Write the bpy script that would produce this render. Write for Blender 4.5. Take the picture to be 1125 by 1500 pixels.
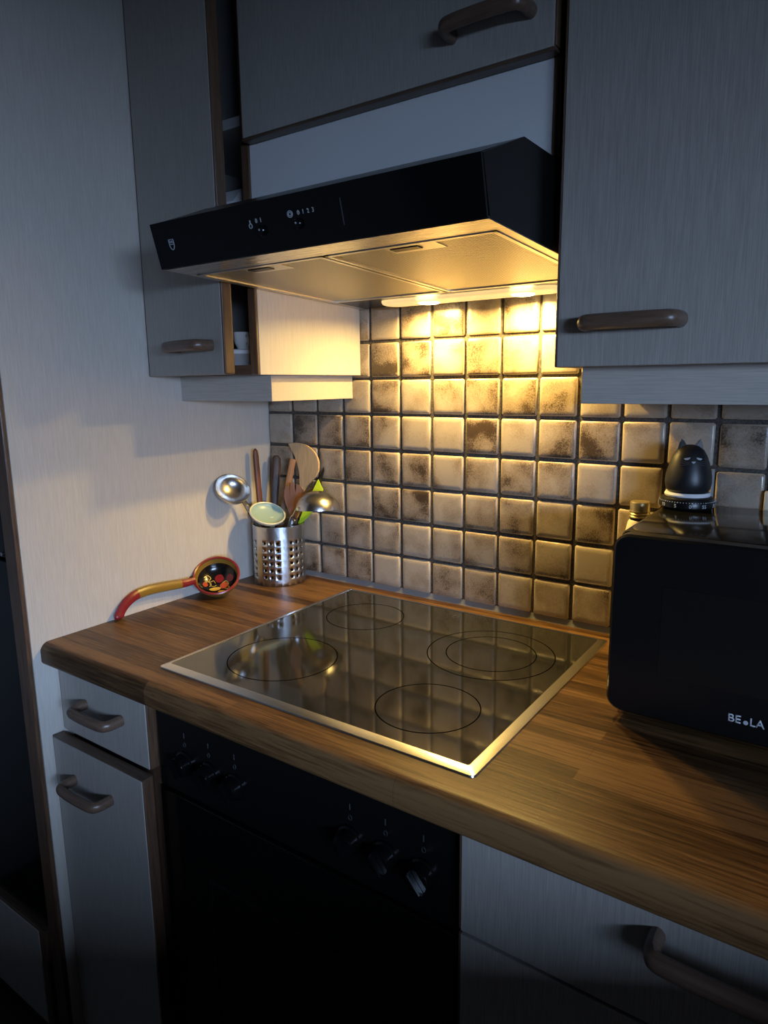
import bpy, bmesh, math, random
from mathutils import Vector, Matrix
random.seed(7)
for o in list(bpy.data.objects): bpy.data.objects.remove(o, do_unlink=True)
scene = bpy.context.scene
COL = scene.collection
S = 0.076                                   # one tile pitch in metres; most coordinates below are in tile pitches


def U(x, y, z):                             # tile units (worktop top = -0.12, back wall y = 0) -> metres
    return Vector((x * S, y * S, 0.9 + (z + 0.12) * S))


FLOOR = -0.9 / S - 0.12

# ------------------------------------------------------------------ camera
cd = bpy.data.cameras.new('camera')
cam = bpy.data.objects.new('camera', cd)
COL.objects.link(cam)
cd.sensor_fit = 'VERTICAL'
cd.sensor_height = 36.0
cd.sensor_width = 27.0
cd.lens = 999.64 / 1500 * 36
cd.clip_start = 0.02
Mr = Matrix(((0.82121294, -0.09682122, 0.56234771), (0.57052399, 0.15756764, -0.80602408), (-0.01056756, 0.98275027, 0.18463542)))
cam.matrix_world = Matrix.Translation(U(15.4773, -15.9174, 5.8527)) @ Mr.to_4x4()
scene.camera = cam

# ------------------------------------------------------------------ world, daylight, exposure
world = bpy.data.worlds.new('world')
scene.world = world
world.use_nodes = True
world.node_tree.nodes['Background'].inputs[0].default_value = (0.30, 0.45, 0.85, 1)
world.node_tree.nodes['Background'].inputs[1].default_value = 0.12
vs = scene.view_settings
vs.view_transform = 'Standard'
vs.look = 'None'
vs.exposure = 0.0
vs.gamma = 1.0
vs.use_curve_mapping = False
# dusk daylight entering through the window in the right-hand wall
ld = bpy.data.lights.new('window_daylight', 'AREA')
ld.shape = 'RECTANGLE'
ld.size = 1.7
ld.size_y = 1.0
ld.energy = 375
ld.color = (0.45, 0.64, 1.0)
lo = bpy.data.objects.new('window_daylight', ld)
COL.objects.link(lo)
lo.location = (3.65, -2.55, 1.83)
lo.rotation_euler = (Vector((0.3, -0.9, 1.15)) - lo.location).to_track_quat('-Z', 'Y').to_euler()


# ------------------------------------------------------------------ materials
def mat(name, color, rough=0.5, metal=0.0, **kw):
    m = bpy.data.materials.new(name)
    m.use_nodes = True
    b = m.node_tree.nodes['Principled BSDF']
    b.inputs['Base Color'].default_value = (*color, 1)
    b.inputs['Roughness'].default_value = rough
    b.inputs['Metallic'].default_value = metal
    for k, v in kw.items():
        b.inputs[k].default_value = v
    return m


class NT:
    def __init__(s, m):
        s.t = m.node_tree
        s.b = s.t.nodes['Principled BSDF']

    def n(s, typ, **kw):
        nd = s.t.nodes.new('ShaderNode' + typ)
        for k, v in kw.items():
            if k.startswith('i_'):
                key = k[2:]
                key = int(key) if key.isdigit() else key
                nd.inputs[key].default_value = v
            else:
                setattr(nd, k, v)
        return nd

    def l(s, a, ao, b, bi):
        s.t.links.new(a.outputs[ao], b.inputs[bi])

    def ramp(s, stops):
        r = s.n('ValToRGB')
        e = r.color_ramp.elements
        while len(e) < len(stops): e.new(0.5)
        for el, (p, c) in zip(e, stops):
            el.position = p
            el.color = (*c, 1)
        return r


def laminate(name, light, dark, axis):
    """cream laminate with a fine textile-like grain running along one axis"""
    m = mat(name, light, 0.42)
    N = NT(m)
    tc = N.n('NewGeometry')
    mp = N.n('Mapping')
    sc = {'z': (900, 900, 22), 'x': (22, 900, 900), 'y': (900, 22, 900)}[axis]
    mp.inputs['Scale'].default_value = sc
    N.l(tc, 'Position', mp, 'Vector')
    no = N.n('TexNoise', i_Scale=1.0, i_Detail=3.0, i_Roughness=0.6)
    N.l(mp, 'Vector', no, 'Vector')
    r = N.ramp([(0.3, dark), (0.7, light)])
    N.l(no, 'Fac', r, 'Fac')
    N.l(r, 'Color', N.b, 'Base Color')
    bu = N.n('Bump', i_Strength=0.25, i_Distance=0.0006)
    N.l(no, 'Fac', bu, 'Height')
    N.l(bu, 'Normal', N.b, 'Normal')
    return m


M = {}
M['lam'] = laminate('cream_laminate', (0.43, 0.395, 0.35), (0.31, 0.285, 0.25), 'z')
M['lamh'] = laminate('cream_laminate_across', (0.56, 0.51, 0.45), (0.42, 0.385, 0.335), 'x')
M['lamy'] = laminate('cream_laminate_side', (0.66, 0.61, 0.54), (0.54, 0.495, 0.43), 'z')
M['white'] = mat('white_panel', (0.74, 0.74, 0.73), 0.45)
M['inner'] = mat('cabinet_interior', (0.34, 0.33, 0.32), 0.6)


def wood(name, c1, c2, axis, rough=0.45, scale=1.0):
    m = mat(name, c1, rough)
    N = NT(m)
    g = N.n('NewGeometry')
    mp = N.n('Mapping')
    mp.inputs['Scale'].default_value = {'x': (14, 260, 260), 'y': (260, 14, 260), 'z': (260, 260, 14)}[axis]
    N.l(g, 'Position', mp, 'Vector')
    no = N.n('TexNoise', i_Scale=scale, i_Detail=4.0, i_Roughness=0.65)
    N.l(mp, 'Vector', no, 'Vector')
    r = N.ramp([(0.3, c2), (0.68, c1)])
    N.l(no, 'Fac', r, 'Fac')
    N.l(r, 'Color', N.b, 'Base Color')
    bu = N.n('Bump', i_Strength=0.25, i_Distance=0.0008)
    N.l(no, 'Fac', bu, 'Height')
    N.l(bu, 'Normal', N.b, 'Normal')
    return m


M['edge'] = wood('walnut_edging', (0.15, 0.085, 0.05), (0.07, 0.038, 0.022), 'z', 0.32)
M['edgex'] = wood('walnut_edging_across', (0.13, 0.08, 0.05), (0.06, 0.035, 0.022), 'x', 0.35)
M['handle'] = wood('brown_wood_handle', (0.17, 0.105, 0.07), (0.10, 0.06, 0.04), 'x', 0.33)


def worktop_mat():
    m = mat('butcher_block_laminate', (0.3, 0.17, 0.07), 0.38, **{'Specular IOR Level': 0.25})
    N = NT(m)
    g = N.n('NewGeometry')
    mp = N.n('Mapping')
    N.l(g, 'Position', mp, 'Vector')
    # staves along X
    br = N.n('TexBrick', offset=0.37, offset_frequency=2, squash=1.0)
    br.inputs['Color1'].default_value = (0, 0, 0, 1)
    br.inputs['Color2'].default_value = (1, 1, 1, 1)
    br.inputs['Mortar'].default_value = (0.35, 0.35, 0.35, 1)
    br.inputs['Scale'].default_value = 1.0
    br.inputs['Mortar Size'].default_value = 0.0004
    br.inputs['Brick Width'].default_value = 0.47
    br.inputs['Row Height'].default_value = 0.026
    N.l(mp, 'Vector', br, 'Vector')
    mp2 = N.n('Mapping')
    mp2.inputs['Scale'].default_value = (11, 230, 230)
    N.l(g, 'Position', mp2, 'Vector')
    no = N.n('TexNoise', i_Scale=1.0, i_Detail=5.0, i_Roughness=0.65, i_Distortion=0.4)
    N.l(mp2, 'Vector', no, 'Vector')
    mp3 = N.n('Mapping')
    mp3.inputs['Scale'].default_value = (2.2, 24, 24)
    N.l(g, 'Position', mp3, 'Vector')
    n2 = N.n('TexNoise', i_Scale=1.0, i_Detail=2.0)
    N.l(mp3, 'Vector', n2, 'Vector')
    a = N.n('Math', operation='MULTIPLY', i_1=0.26)
    N.l(br, 'Color', a, 0)
    b = N.n('Math', operation='MULTIPLY_ADD', i_1=0.95)
    N.l(no, 'Fac', b, 0)
    N.l(a, 'Value', b, 2)
    c = N.n('Math', operation='MULTIPLY_ADD', i_1=0.45)
    N.l(n2, 'Fac', c, 0)
    N.l(b, 'Value', c, 2)
    r = N.ramp([(0.52, (0.012, 0.0055, 0.0025)), (0.66, (0.046, 0.021, 0.008)), (0.82, (0.098, 0.048, 0.018)), (1.0, (0.19, 0.10, 0.039))])
    N.l(c, 'Value', r, 'Fac')
    N.l(r, 'Color', N.b, 'Base Color')
    bu = N.n('Bump', i_Strength=0.3, i_Distance=0.0008)
    N.l(no, 'Fac', bu, 'Height')
    N.l(bu, 'Normal', N.b, 'Normal')
    return m


M['worktop'] = worktop_mat()


def tile_mat():
    m = mat('glazed_tile', (0.35, 0.28, 0.21), 0.3)
    N = NT(m)
    tc = N.n('TexCoord')
    oi = N.n('ObjectInfo')
    geo = N.n('NewGeometry')
    # per-tile offset of the speckle pattern
    mul = N.n('Math', operation='MULTIPLY', i_1=57.0)
    N.l(oi, 'Random', mul, 0)
    comb = N.n('CombineXYZ')
    N.l(mul, 'Value', comb, 0)
    N.l(mul, 'Value', comb, 2)
    add = N.n('VectorMath', operation='ADD')
    N.l(tc, 'Object', add, 0)
    N.l(comb, 'Vector', add, 1)
    cl = N.n('TexNoise', i_Scale=17.0, i_Detail=2.0, i_Roughness=0.5)      # cloud patches
    N.l(add, 'Vector', cl, 'Vector')
    sp = N.n('TexNoise', i_Scale=420.0, i_Detail=3.0, i_Roughness=0.7)      # fine speckle
    N.l(add, 'Vector', sp, 'Vector')
    # per-tile amount of dark glaze
    mr = N.n('MapRange', i_1=0.0, i_2=1.0, i_3=-0.17, i_4=0.12)
    N.l(oi, 'Random', mr, 0)
    s1 = N.n('Math', operation='ADD')
    N.l(cl, 'Fac', s1, 0)
    N.l(mr, 'Result', s1, 1)
    s2 = N.n('Math', operation='MULTIPLY_ADD', i_1=0.55)
    N.l(sp, 'Fac', s2, 0)
    N.l(s1, 'Value', s2, 2)
    r = N.ramp([(0.62, (0.42, 0.35, 0.275)), (0.86, (0.27, 0.205, 0.145)), (1.06, (0.06, 0.038, 0.024))])
    N.l(s2, 'Value', r, 'Fac')
    # pale rim where the glaze is thin
    sx = N.n('SeparateXYZ')
    N.l(tc, 'Object', sx, 0)
    ax = N.n('Math', operation='ABSOLUTE')
    az = N.n('Math', operation='ABSOLUTE')
    N.l(sx, 0, ax, 0)
    N.l(sx, 2, az, 0)
    mx = N.n('Math', operation='MAXIMUM')
    N.l(ax, 'Value', mx, 0)
    N.l(az, 'Value', mx, 1)
    rim = N.n('MapRange', i_1=0.425 * S, i_2=0.445 * S, i_3=0.0, i_4=0.7)
    N.l(mx, 'Value', rim, 0)
    mix = N.n('MixRGB')
    mix.inputs['Color2'].default_value = (0.50, 0.41, 0.30, 1)
    N.l(rim, 'Result', mix, 'Fac')
    N.l(r, 'Color', mix, 'Color1')
    N.l(mix, 'Color', N.b, 'Base Color')
    rr = N.n('MapRange', i_1=0.3, i_2=0.7, i_3=0.2, i_4=0.42)
    N.l(cl, 'Fac', rr, 0)
    N.l(rr, 'Result', N.b, 'Roughness')
    bu = N.n('Bump', i_Strength=0.35, i_Distance=0.0012)
    N.l(cl, 'Fac', bu, 'Height')
    N.l(bu, 'Normal', N.b, 'Normal')
    return m


M['tile'] = tile_mat()


def grout_mat():
    m = mat('dark_grout', (0.05, 0.042, 0.036), 0.85)
    N = NT(m)
    g = N.n('NewGeometry')
    no = N.n('TexNoise', i_Scale=300.0, i_Detail=3.0)
    N.l(g, 'Position', no, 'Vector')
    r = N.ramp([(0.35, (0.035, 0.03, 0.027)), (0.75, (0.13, 0.11, 0.09))])
    N.l(no, 'Fac', r, 'Fac')
    N.l(r, 'Color', N.b, 'Base Color')
    return m


M['grout'] = grout_mat()
M['plaster'] = mat('room_plaster', (0.19, 0.185, 0.18), 0.8)
M['floor'] = wood('dark_floor', (0.06, 0.045, 0.035), (0.035, 0.025, 0.02), 'x', 0.5)
M['sealant'] = mat('grey_sealant', (0.20, 0.20, 0.20), 0.5)
M['black'] = mat('black_glass', (0.004, 0.004, 0.004), 0.12, **{'Specular IOR Level': 0.35})
M['blackm'] = mat('black_enamel', (0.006, 0.006, 0.006), 0.3, **{'Specular IOR Level': 0.3})
M['blackp'] = mat('black_plastic', (0.012, 0.012, 0.013), 0.38)
M['dark'] = mat('dark_gap', (0.01, 0.01, 0.01), 0.8)


def steel(name, color, rough, axis=None):
    m = mat(name, color, rough, 1.0)
    if axis:
        N = NT(m)
        g = N.n('NewGeometry')
        mp = N.n('Mapping')
        mp.inputs['Scale'].default_value = {'x': (8, 900, 900), 'z': (900, 900, 8), 'h': (60, 60, 1500)}[axis]
        N.l(g, 'Position', mp, 'Vector')
        no = N.n('TexNoise', i_Scale=1.0, i_Detail=2.0)
        N.l(mp, 'Vector', no, 'Vector')
        rr = N.n('MapRange', i_1=0.3, i_2=0.7, i_3=rough * 0.75, i_4=rough * 1.3)
        N.l(no, 'Fac', rr, 0)
        N.l(rr, 'Result', N.b, 'Roughness')
        bu = N.n('Bump', i_Strength=0.12, i_Distance=0.0003)
        N.l(no, 'Fac', bu, 'Height')
        N.l(bu, 'Normal', N.b, 'Normal')
    return m


M['steel'] = steel('brushed_steel', (0.62, 0.61, 0.59), 0.3, 'x')
M['steelv'] = steel('brushed_steel_round', (0.58, 0.58, 0.58), 0.33)
M['framesteel'] = steel('satin_steel_frame', (0.66, 0.65, 0.62), 0.27)
M['chrome'] = steel('polished_steel', (0.62, 0.60, 0.57), 0.26)


def filter_mat():
    m = mat('grease_filter_mesh', (0.55, 0.54, 0.50), 0.42, 0.85)
    N = NT(m)
    g = N.n('NewGeometry')
    sx = N.n('SeparateXYZ')
    N.l(g, 'Position', sx, 0)
    outs = []
    for i, ang in ((0, 1), (1, -1)):
        md = N.n('Math', operation='MULTIPLY_ADD', i_1=ang * 1.0)
        N.l(sx, 1, md, 0)
        N.l(sx, 0, md, 2)
        k = N.n('Math', operation='MULTIPLY', i_1=820.0)
        N.l(md, 'Value', k, 0)
        s = N.n('Math', operation='SINE')
        N.l(k, 'Value', s, 0)
        outs.append(s)
    p = N.n('Math', operation='MULTIPLY')
    N.l(outs[0], 'Value', p, 0)
    N.l(outs[1], 'Value', p, 1)
    r = N.ramp([(0.40, (0.66, 0.64, 0.60)), (0.62, (0.10, 0.098, 0.09))])
    mr = N.n('MapRange', i_1=-1.0, i_2=1.0, i_3=0.0, i_4=1.0)
    N.l(p, 'Value', mr, 0)
    N.l(mr, 'Result', r, 'Fac')
    N.l(r, 'Color', N.b, 'Base Color')
    bu = N.n('Bump', i_Strength=0.5, i_Distance=0.0008)
    N.l(mr, 'Result', bu, 'Height')
    N.l(bu, 'Normal', N.b, 'Normal')
    return m


M['filter'] = filter_mat()
M['alu'] = mat('filter_frame_aluminium', (0.66, 0.64, 0.60), 0.35, 0.9)
M['mark'] = mat('white_print', (0.42, 0.44, 0.46), 0.5)
M['markdim'] = mat('grey_print', (0.06, 0.063, 0.066), 0.5)
M['ring'] = mat('zone_print', (0.004, 0.004, 0.004), 0.7, **{'Specular IOR Level': 0.0})
M['cover'] = mat('frosted_lamp_cover', (0.9, 0.88, 0.8), 0.4)
_b = M['cover'].node_tree.nodes['Principled BSDF']
_b.inputs['Transmission Weight'].default_value = 0.75
_b.inputs['Emission Color'].default_value = (1.0, 0.66, 0.26, 1)
_b.inputs['Emission Strength'].default_value = 0.8
M['bulb'] = mat('lamp_emitter', (1, 0.9, 0.7), 0.5)
_b = M['bulb'].node_tree.nodes['Principled BSDF']
_b.inputs['Emission Color'].default_value = (1.0, 0.72, 0.32, 1)
_b.inputs['Emission Strength'].default_value = 25.0


# ------------------------------------------------------------------ geometry helpers (all in tile units -> metres)
def obj(name, bm, m, parent=None, loc=None, smooth=35):
    """one mesh object; vertices are given in world metres and moved to the local frame"""
    me = bpy.data.meshes.new(name)
    bmesh.ops.recalc_face_normals(bm, faces=bm.faces[:])
    base = Vector((0, 0, 0))
    p = parent
    while p is not None:
        base = base + p.location
        p = p.parent
    off = base + (loc if loc is not None else Vector((0, 0, 0)))
    for v in bm.verts: v.co -= off
    bm.to_mesh(me)
    bm.free()
    if smooth:
        if len(me.polygons) <= 130 and smooth == 35: smooth = 20      # bevelled boxes keep flat faces
        for p in me.polygons: p.use_smooth = True
        me.set_sharp_from_angle(angle=math.radians(smooth))
    me.materials.append(M[m] if isinstance(m, str) else m)
    o = bpy.data.objects.new(name, me)
    COL.objects.link(o)
    if loc is not None: o.location = loc
    if parent is not None: o.parent = parent
    return o


def tag(o, label, cat, group=None):
    o['label'] = label
    o['category'] = cat
    if group: o['group'] = group
    return o


def thing(name, label, cat, base, group=None):
    o = bpy.data.objects.new(name, None)
    COL.objects.link(o)
    o.location = base
    o.empty_display_size = 0.03
    return tag(o, label, cat, group)


def struct(name, bm, m, parent=None, smooth=35):
    o = obj(name, bm, m, parent, smooth=smooth)
    o['kind'] = 'structure'
    return o


def box(bm, lo, hi, bev=0.0, seg=2, T=None):
    a, b = (lo, hi)
    cx, cy, cz = [(a[i] + b[i]) / 2 for i in range(3)]
    r = bmesh.ops.create_cube(bm, size=1.0)
    vs_ = r['verts']
    for v in vs_:
        p = (cx + v.co.x * (b[0] - a[0]), cy + v.co.y * (b[1] - a[1]), cz + v.co.z * (b[2] - a[2]))
        if T: p = T(p)
        v.co = U(*p)
    if bev > 0:
        es = {e for v in vs_ for e in v.link_edges}
        bmesh.ops.bevel(bm, geom=list(es), offset=bev * S, segments=seg, affect='EDGES', profile=0.5, clamp_overlap=True)
    return bm


def bx(lo, hi, bev=0.0, seg=2, T=None):
    return box(bmesh.new(), lo, hi, bev, seg, T)


def extr_x(prof, x0, x1, bm=None):
    """polygon profile of (y,z) extruded along x"""
    bm = bm or bmesh.new()
    A = [bm.verts.new(U(x0, y, z)) for y, z in prof]
    B = [bm.verts.new(U(x1, y, z)) for y, z in prof]
    n = len(prof)
    bm.faces.new(A)
    bm.faces.new(B[::-1])
    for i in range(n): bm.faces.new((A[i], B[i], B[(i + 1) % n], A[(i + 1) % n]))
    return bm


def frame_from(axis):
    a = Vector(axis).normalized()
    h = Vector((0, 0, 1)) if abs(a.z) < 0.9 else Vector((1, 0, 0))
    u = a.cross(h).normalized()
    return u, a.cross(u).normalized(), a


def lathe(prof, center, axis=(0, 0, 1), seg=32, bm=None, cap=True):
    """profile of (radius, height along axis) around an axis through center"""
    bm = bm or bmesh.new()
    u, v, a = frame_from(axis)
    c = Vector(center)
    rings = []
    for r, h in prof:
        if r < 1e-5:
            rings.append([bm.verts.new(U(*(c + a * h)))])
        else:
            rings.append([bm.verts.new(U(*(c + a * h + (u * math.cos(t) + v * math.sin(t)) * r)))
                          for t in [2 * math.pi * i / seg for i in range(seg)]])
    for A, B in zip(rings[:-1], rings[1:]):
        for i in range(seg):
            j = (i + 1) % seg
            if len(A) == 1 and len(B) == 1: break
            if len(A) == 1: bm.faces.new((A[0], B[i], B[j]))
            elif len(B) == 1: bm.faces.new((A[i], B[0], A[j]))
            else: bm.faces.new((A[i], B[i], B[j], A[j]))
    for R_, flip in ((rings[0], True), (rings[-1], False)):
        if cap and len(R_) > 1 and prof[0] != prof[-1]: bm.faces.new(R_[::-1] if flip else R_)
    return bm


def tube(pts, rad, seg=12, bm=None, flat=None, up=None):
    """smooth tube through points; rad one value or one per point; flat=(wide,thin) multipliers with 'up' as thin direction"""
    bm = bm or bmesh.new()
    P = [Vector(p) for p in pts]
    n = len(P)
    R_ = rad if isinstance(rad, (list, tuple)) else [rad] * n
    rings = []
    pu = None
    for i in range(n):
        t = (P[min(i + 1, n - 1)] - P[max(i - 1, 0)]).normalized()
        if up is not None:
            w = t.cross(Vector(up)).normalized()
            q = w.cross(t).normalized()
        else:
            if pu is None:
                w, q, _ = frame_from(t)
            else:
                w = (pu - t * pu.dot(t)).normalized()
                q = t.cross(w).normalized()
            pu = w
        fw, ft = flat if flat else (1, 1)
        rings.append([bm.verts.new(U(*(P[i] + w * (math.cos(a) * R_[i] * fw) + q * (math.sin(a) * R_[i] * ft))))
                      for a in [2 * math.pi * k / seg for k in range(seg)]])
    for A, B in zip(rings[:-1], rings[1:]):
        for i in range(seg):
            j = (i + 1) % seg
            bm.faces.new((A[i], A[j], B[j], B[i]))
    bm.faces.new(rings[0][::-1])
    bm.faces.new(rings[-1])
    return bm


def curve(pts, n=8):
    """Catmull-Rom resample"""
    P = [Vector(p) for p in pts]
    P = [P[0] * 2 - P[1]] + P + [P[-1] * 2 - P[-2]]
    out = []
    for i in range(1, len(P) - 2):
        for k in range(n):
            t = k / n
            a, b, c, d = P[i - 1:i + 3]
            out.append(0.5 * ((2 * b) + (c - a) * t + (2 * a - 5 * b + 4 * c - d) * t * t + (3 * b - a - 3 * c + d) * t ** 3))
    out.append(P[-2])
    return out


def slab(pts, nrm, th, bm=None, bev=0.0):
    """planar outline (tile units) thickened by th along nrm"""
    bm = bm or bmesh.new()
    nn = Vector(nrm).normalized() * th / 2
    A = [bm.verts.new(U(*(Vector(p) + nn))) for p in pts]
    B = [bm.verts.new(U(*(Vector(p) - nn))) for p in pts]
    n = len(pts)
    bm.faces.new(A)
    bm.faces.new(B[::-1])
    sides = []
    for i in range(n): sides.append(bm.faces.new((A[i], B[i], B[(i + 1) % n], A[(i + 1) % n])))
    if bev:
        es = [e for e in bm.edges if len({v in A for v in e.verts}) == 1]
        bmesh.ops.bevel(bm, geom=es, offset=bev * S, segments=2, affect='EDGES')
    return bm


def text_bm(body, size, origin, right, up, depth=0.0006, align='LEFT', width=1.0):
    """lettering as a mesh: origin / right / up in tile units"""
    cu = bpy.data.curves.new('lettering', 'FONT')
    cu.body = body
    cu.size = 1.0
    cu.align_x = align
    cu.offset = 0.018
    to = bpy.data.objects.new('lettering', cu)
    COL.objects.link(to)
    bpy.context.view_layer.update()
    me = bpy.data.meshes.new_from_object(to.evaluated_get(bpy.context.evaluated_depsgraph_get()))
    bm = bmesh.new()
    bm.from_mesh(me)
    bpy.data.objects.remove(to)
    bpy.data.meshes.remove(me)
    bpy.data.curves.remove(cu)
    r = Vector(right).normalized() * size * width
    u = Vector(up).normalized() * size
    for v in bm.verts:
        v.co = U(*(Vector(origin) + r * v.co.x + u * v.co.y))
    nrm = Vector(right).cross(Vector(up)).normalized()
    ext = bmesh.ops.extrude_face_region(bm, geom=bm.faces[:])
    for e in ext['geom']:
        if isinstance(e, bmesh.types.BMVert): e.co += nrm * depth
    return bm


def stroke(pts, w, nrm, bm=None, th=0.012):
    """flat printed line along points lying on a plane with normal nrm"""
    bm = bm or bmesh.new()
    for a, b in zip(pts[:-1], pts[1:]):
        a = Vector(a); b = Vector(b)
        d = (b - a).normalized()
        s = d.cross(Vector(nrm).normalized()) * w / 2
        q = [a - s - d * w / 2, a + s - d * w / 2, b + s + d * w / 2, b - s + d * w / 2]
        slab(q, nrm, th, bm)
    return bm


def bow_handle(parent, x0, x1, z, yf, proj=0.44, r=0.115, T=None, name='handle'):
    c = 0.16
    pts = [(x0, yf + 0.01, z), (x0, yf - proj * 0.45, z), (x0 + 0.03, yf - proj * 0.78, z), (x0 + c, yf - proj, z),
           ((x0 + x1) / 2, yf - proj * 1.06, z), (x1 - c, yf - proj, z), (x1 - 0.03, yf - proj * 0.78, z), (x1, yf - proj * 0.45, z), (x1, yf + 0.01, z)]
    pts = curve(pts, 5)
    if T: pts = [Vector(T(p)) for p in pts]
    return obj(name, tube(pts, r, 12, up=(0, 0, 1), flat=(0.9, 1.1)), 'handle', parent)


# ------------------------------------------------------------------ the room
wb = struct('wall_back', bx((-9, 0.03, FLOOR), (36, 1.5, 20.5)), 'plaster')
grout = obj('grout_bed', bx((-0.04, -0.012, 0.0), (19.0, 0.035, 9.0)), 'grout', wb)
struct('floor', bx((-9, -36, FLOOR - 0.5), (36, 1.5, FLOOR)), 'floor')
struct('ceiling', bx((-9, -36, 20.5), (36, 1.5, 21)), 'plaster')
struct('wall_left', bx((-9.5, -36, FLOOR), (-9, 1.5, 20.5)), 'plaster')
struct('wall_front', bx((-9.5, -36.5, FLOOR), (36, -36, 20.5)), 'plaster')
# right-hand wall with a window opening
XW = 35.0
wr = struct('wall_right', bx((XW, -36, FLOOR), (XW + 1, 1.5, 1.85)), 'plaster')
obj('wall_above_window', bx((XW, -36, 9.1), (XW + 1, 1.5, 20.5)), 'plaster', wr)
obj('wall_beside_window', bx((XW, -19.0, 1.85), (XW + 1, 1.5, 9.1)), 'plaster', wr)
obj('wall_beside_window', bx((XW, -36, 1.85), (XW + 1, -35.5, 9.1)), 'plaster', wr)
wn = struct('window_1', bx((XW + 0.3, -35.5, 1.85), (XW + 0.8, -35.0, 9.1)), 'white')
for a, b in (((XW + 0.3, -19.5, 1.85), (XW + 0.8, -19.0, 9.1)), ((XW + 0.3, -35.0, 1.85), (XW + 0.8, -19.5, 2.3)),
             ((XW + 0.3, -35.0, 8.65), (XW + 0.8, -19.5, 9.1)), ((XW + 0.3, -27.4, 2.3), (XW + 0.8, -27.0, 8.65))):
    obj('window_frame', bx(a, b), 'white', wn)
# added counter-like block, out of view, put here to shade the lower fronts
bar = thing('shade_block', 'added unseen dark block that shades the lower fronts from the window', 'light blocker', U(26.5, -20, FLOOR))
obj('shade_block_top', bx((22.5, -33, 1.8), (30.5, -12, 2.2), 0.05), 'edgex', bar)
obj('shade_block_front', bx((23.2, -32.6, FLOOR), (29.8, -12.4, 1.8)), 'edge', bar)

# wall tiles: one shared cushion-edged mesh, each tile an object of its own under the wall
def tile_mesh(w, h):
    bm = bmesh.new()
    rings = []
    for inset, d in ((0.0, 0.0), (0.0, 0.035), (0.018, 0.062), (0.06, 0.078), (0.13, 0.084)):
        a, b = w / 2 - inset, h / 2 - inset
        c = 0.035
        q = [(-a + c, -b), (a - c, -b), (a, -b + c), (a, b - c), (a - c, b), (-a + c, b), (-a, b - c), (-a, -b + c)]
        rings.append([bm.verts.new((x * S, -d * S, z * S)) for x, z in q])
    for A, B in zip(rings[:-1], rings[1:]):
        for i in range(8): bm.faces.new((A[i], A[(i + 1) % 8], B[(i + 1) % 8], B[i]))
    bm.faces.new(rings[-1])
    bmesh.ops.recalc_face_normals(bm, faces=bm.faces[:])
    me = bpy.data.meshes.new('wall_tile')
    bm.to_mesh(me)
    bm.free()
    for p in me.polygons: p.use_smooth = True
    me.materials.append(M['tile'])
    return me


full = tile_mesh(0.915, 0.915)
first = tile_mesh(0.955, 0.915)
toprow = tile_mesh(0.915, 0.915)
for j in range(0, 9):
    for k in range(0, 19):
        if j >= 6 and not (3 <= k <= 10): continue
        me, x = (first, 0.475) if k == 0 else (full, k + 0.5)
        o = bpy.data.objects.new('tile', me)
        COL.objects.link(o)
        o.parent = wb
        o.location = U(x + random.uniform(-.008, .008), -0.008 + random.uniform(-.008, .008), j + 0.5 + random.uniform(-.008, .008))
        o.rotation_euler = (random.uniform(-.006, .006), random.uniform(-.006, .006), random.uniform(-.006, .006))
obj('sealant_strip', extr_x([(0.03, -0.12), (-0.07, -0.12), (-0.05, -0.06), (-0.02, 0.035), (0.03, 0.035)], -0.04, 19.0), 'sealant', wb)

# ------------------------------------------------------------------ worktop
pr = [(0.0, -0.12), (-7.72, -0.12)]
for t in range(0, 10):
    a = math.pi / 2 * t / 9
    pr.append((-8.02 + 0.22 - 0.22 * math.sin(a), -0.12 - 0.22 + 0.22 * math.cos(a)))
for t in range(0, 7):
    a = math.pi / 2 * t / 6
    pr.append((-8.02 + 0.12 - 0.12 * math.cos(a), -0.67 + 0.12 - 0.12 * math.sin(a)))
pr += [(-7.84, -0.67), (0.0, -0.67)]
wt = obj('worktop', extr_x(pr, -0.04, 20.0), 'worktop')
tag(wt, 'long brown butcher-block worktop with rounded front edge', 'worktop')

# ------------------------------------------------------------------ tall cabinet on the left (its side is the pale panel)
YT = -8.28
t = thing('tall_cabinet', 'tall cabinet whose pale side panel flanks the worktop', 'cabinet', U(-4, -4, FLOOR))
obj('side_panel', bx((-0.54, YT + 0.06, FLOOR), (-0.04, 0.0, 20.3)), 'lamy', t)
obj('edge_strip', bx((-0.56, YT - 0.06, FLOOR), (-0.04, YT + 0.06, 20.3), 0.05), 'edge', t)
obj('carcase', bx((-8.5, YT + 0.6, FLOOR), (-0.54, 0.0, 20.3)), 'inner', t)
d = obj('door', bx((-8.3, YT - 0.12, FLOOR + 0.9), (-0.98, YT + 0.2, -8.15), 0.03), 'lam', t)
obj('door_edge', bx((-0.98, YT - 0.12, FLOOR + 0.9), (-0.66, YT + 0.2, -8.15), 0.05), 'edge', d)
obj('door_edge', bx((-8.3, YT - 0.125, -8.15), (-0.66, YT + 0.2, -8.06), 0.03), 'edgex', d)
obj('plinth', bx((-8.3, YT + 0.4, FLOOR), (-0.6, YT + 0.6, FLOOR + 0.9)), 'blackp', t)
a = thing('built_in_appliance', 'black glass-fronted appliance built into the tall cabinet', 'appliance', U(-4.5, YT, -8.0))
obj('lower_front', bx((-8.2, YT + 0.02, -7.95), (-0.6, YT + 0.3, 1.85), 0.03), 'black', a)
obj('upper_front', bx((-8.2, YT - 0.02, 1.95), (-0.6, YT + 0.3, 12.0), 0.03), 'black', a)
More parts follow.
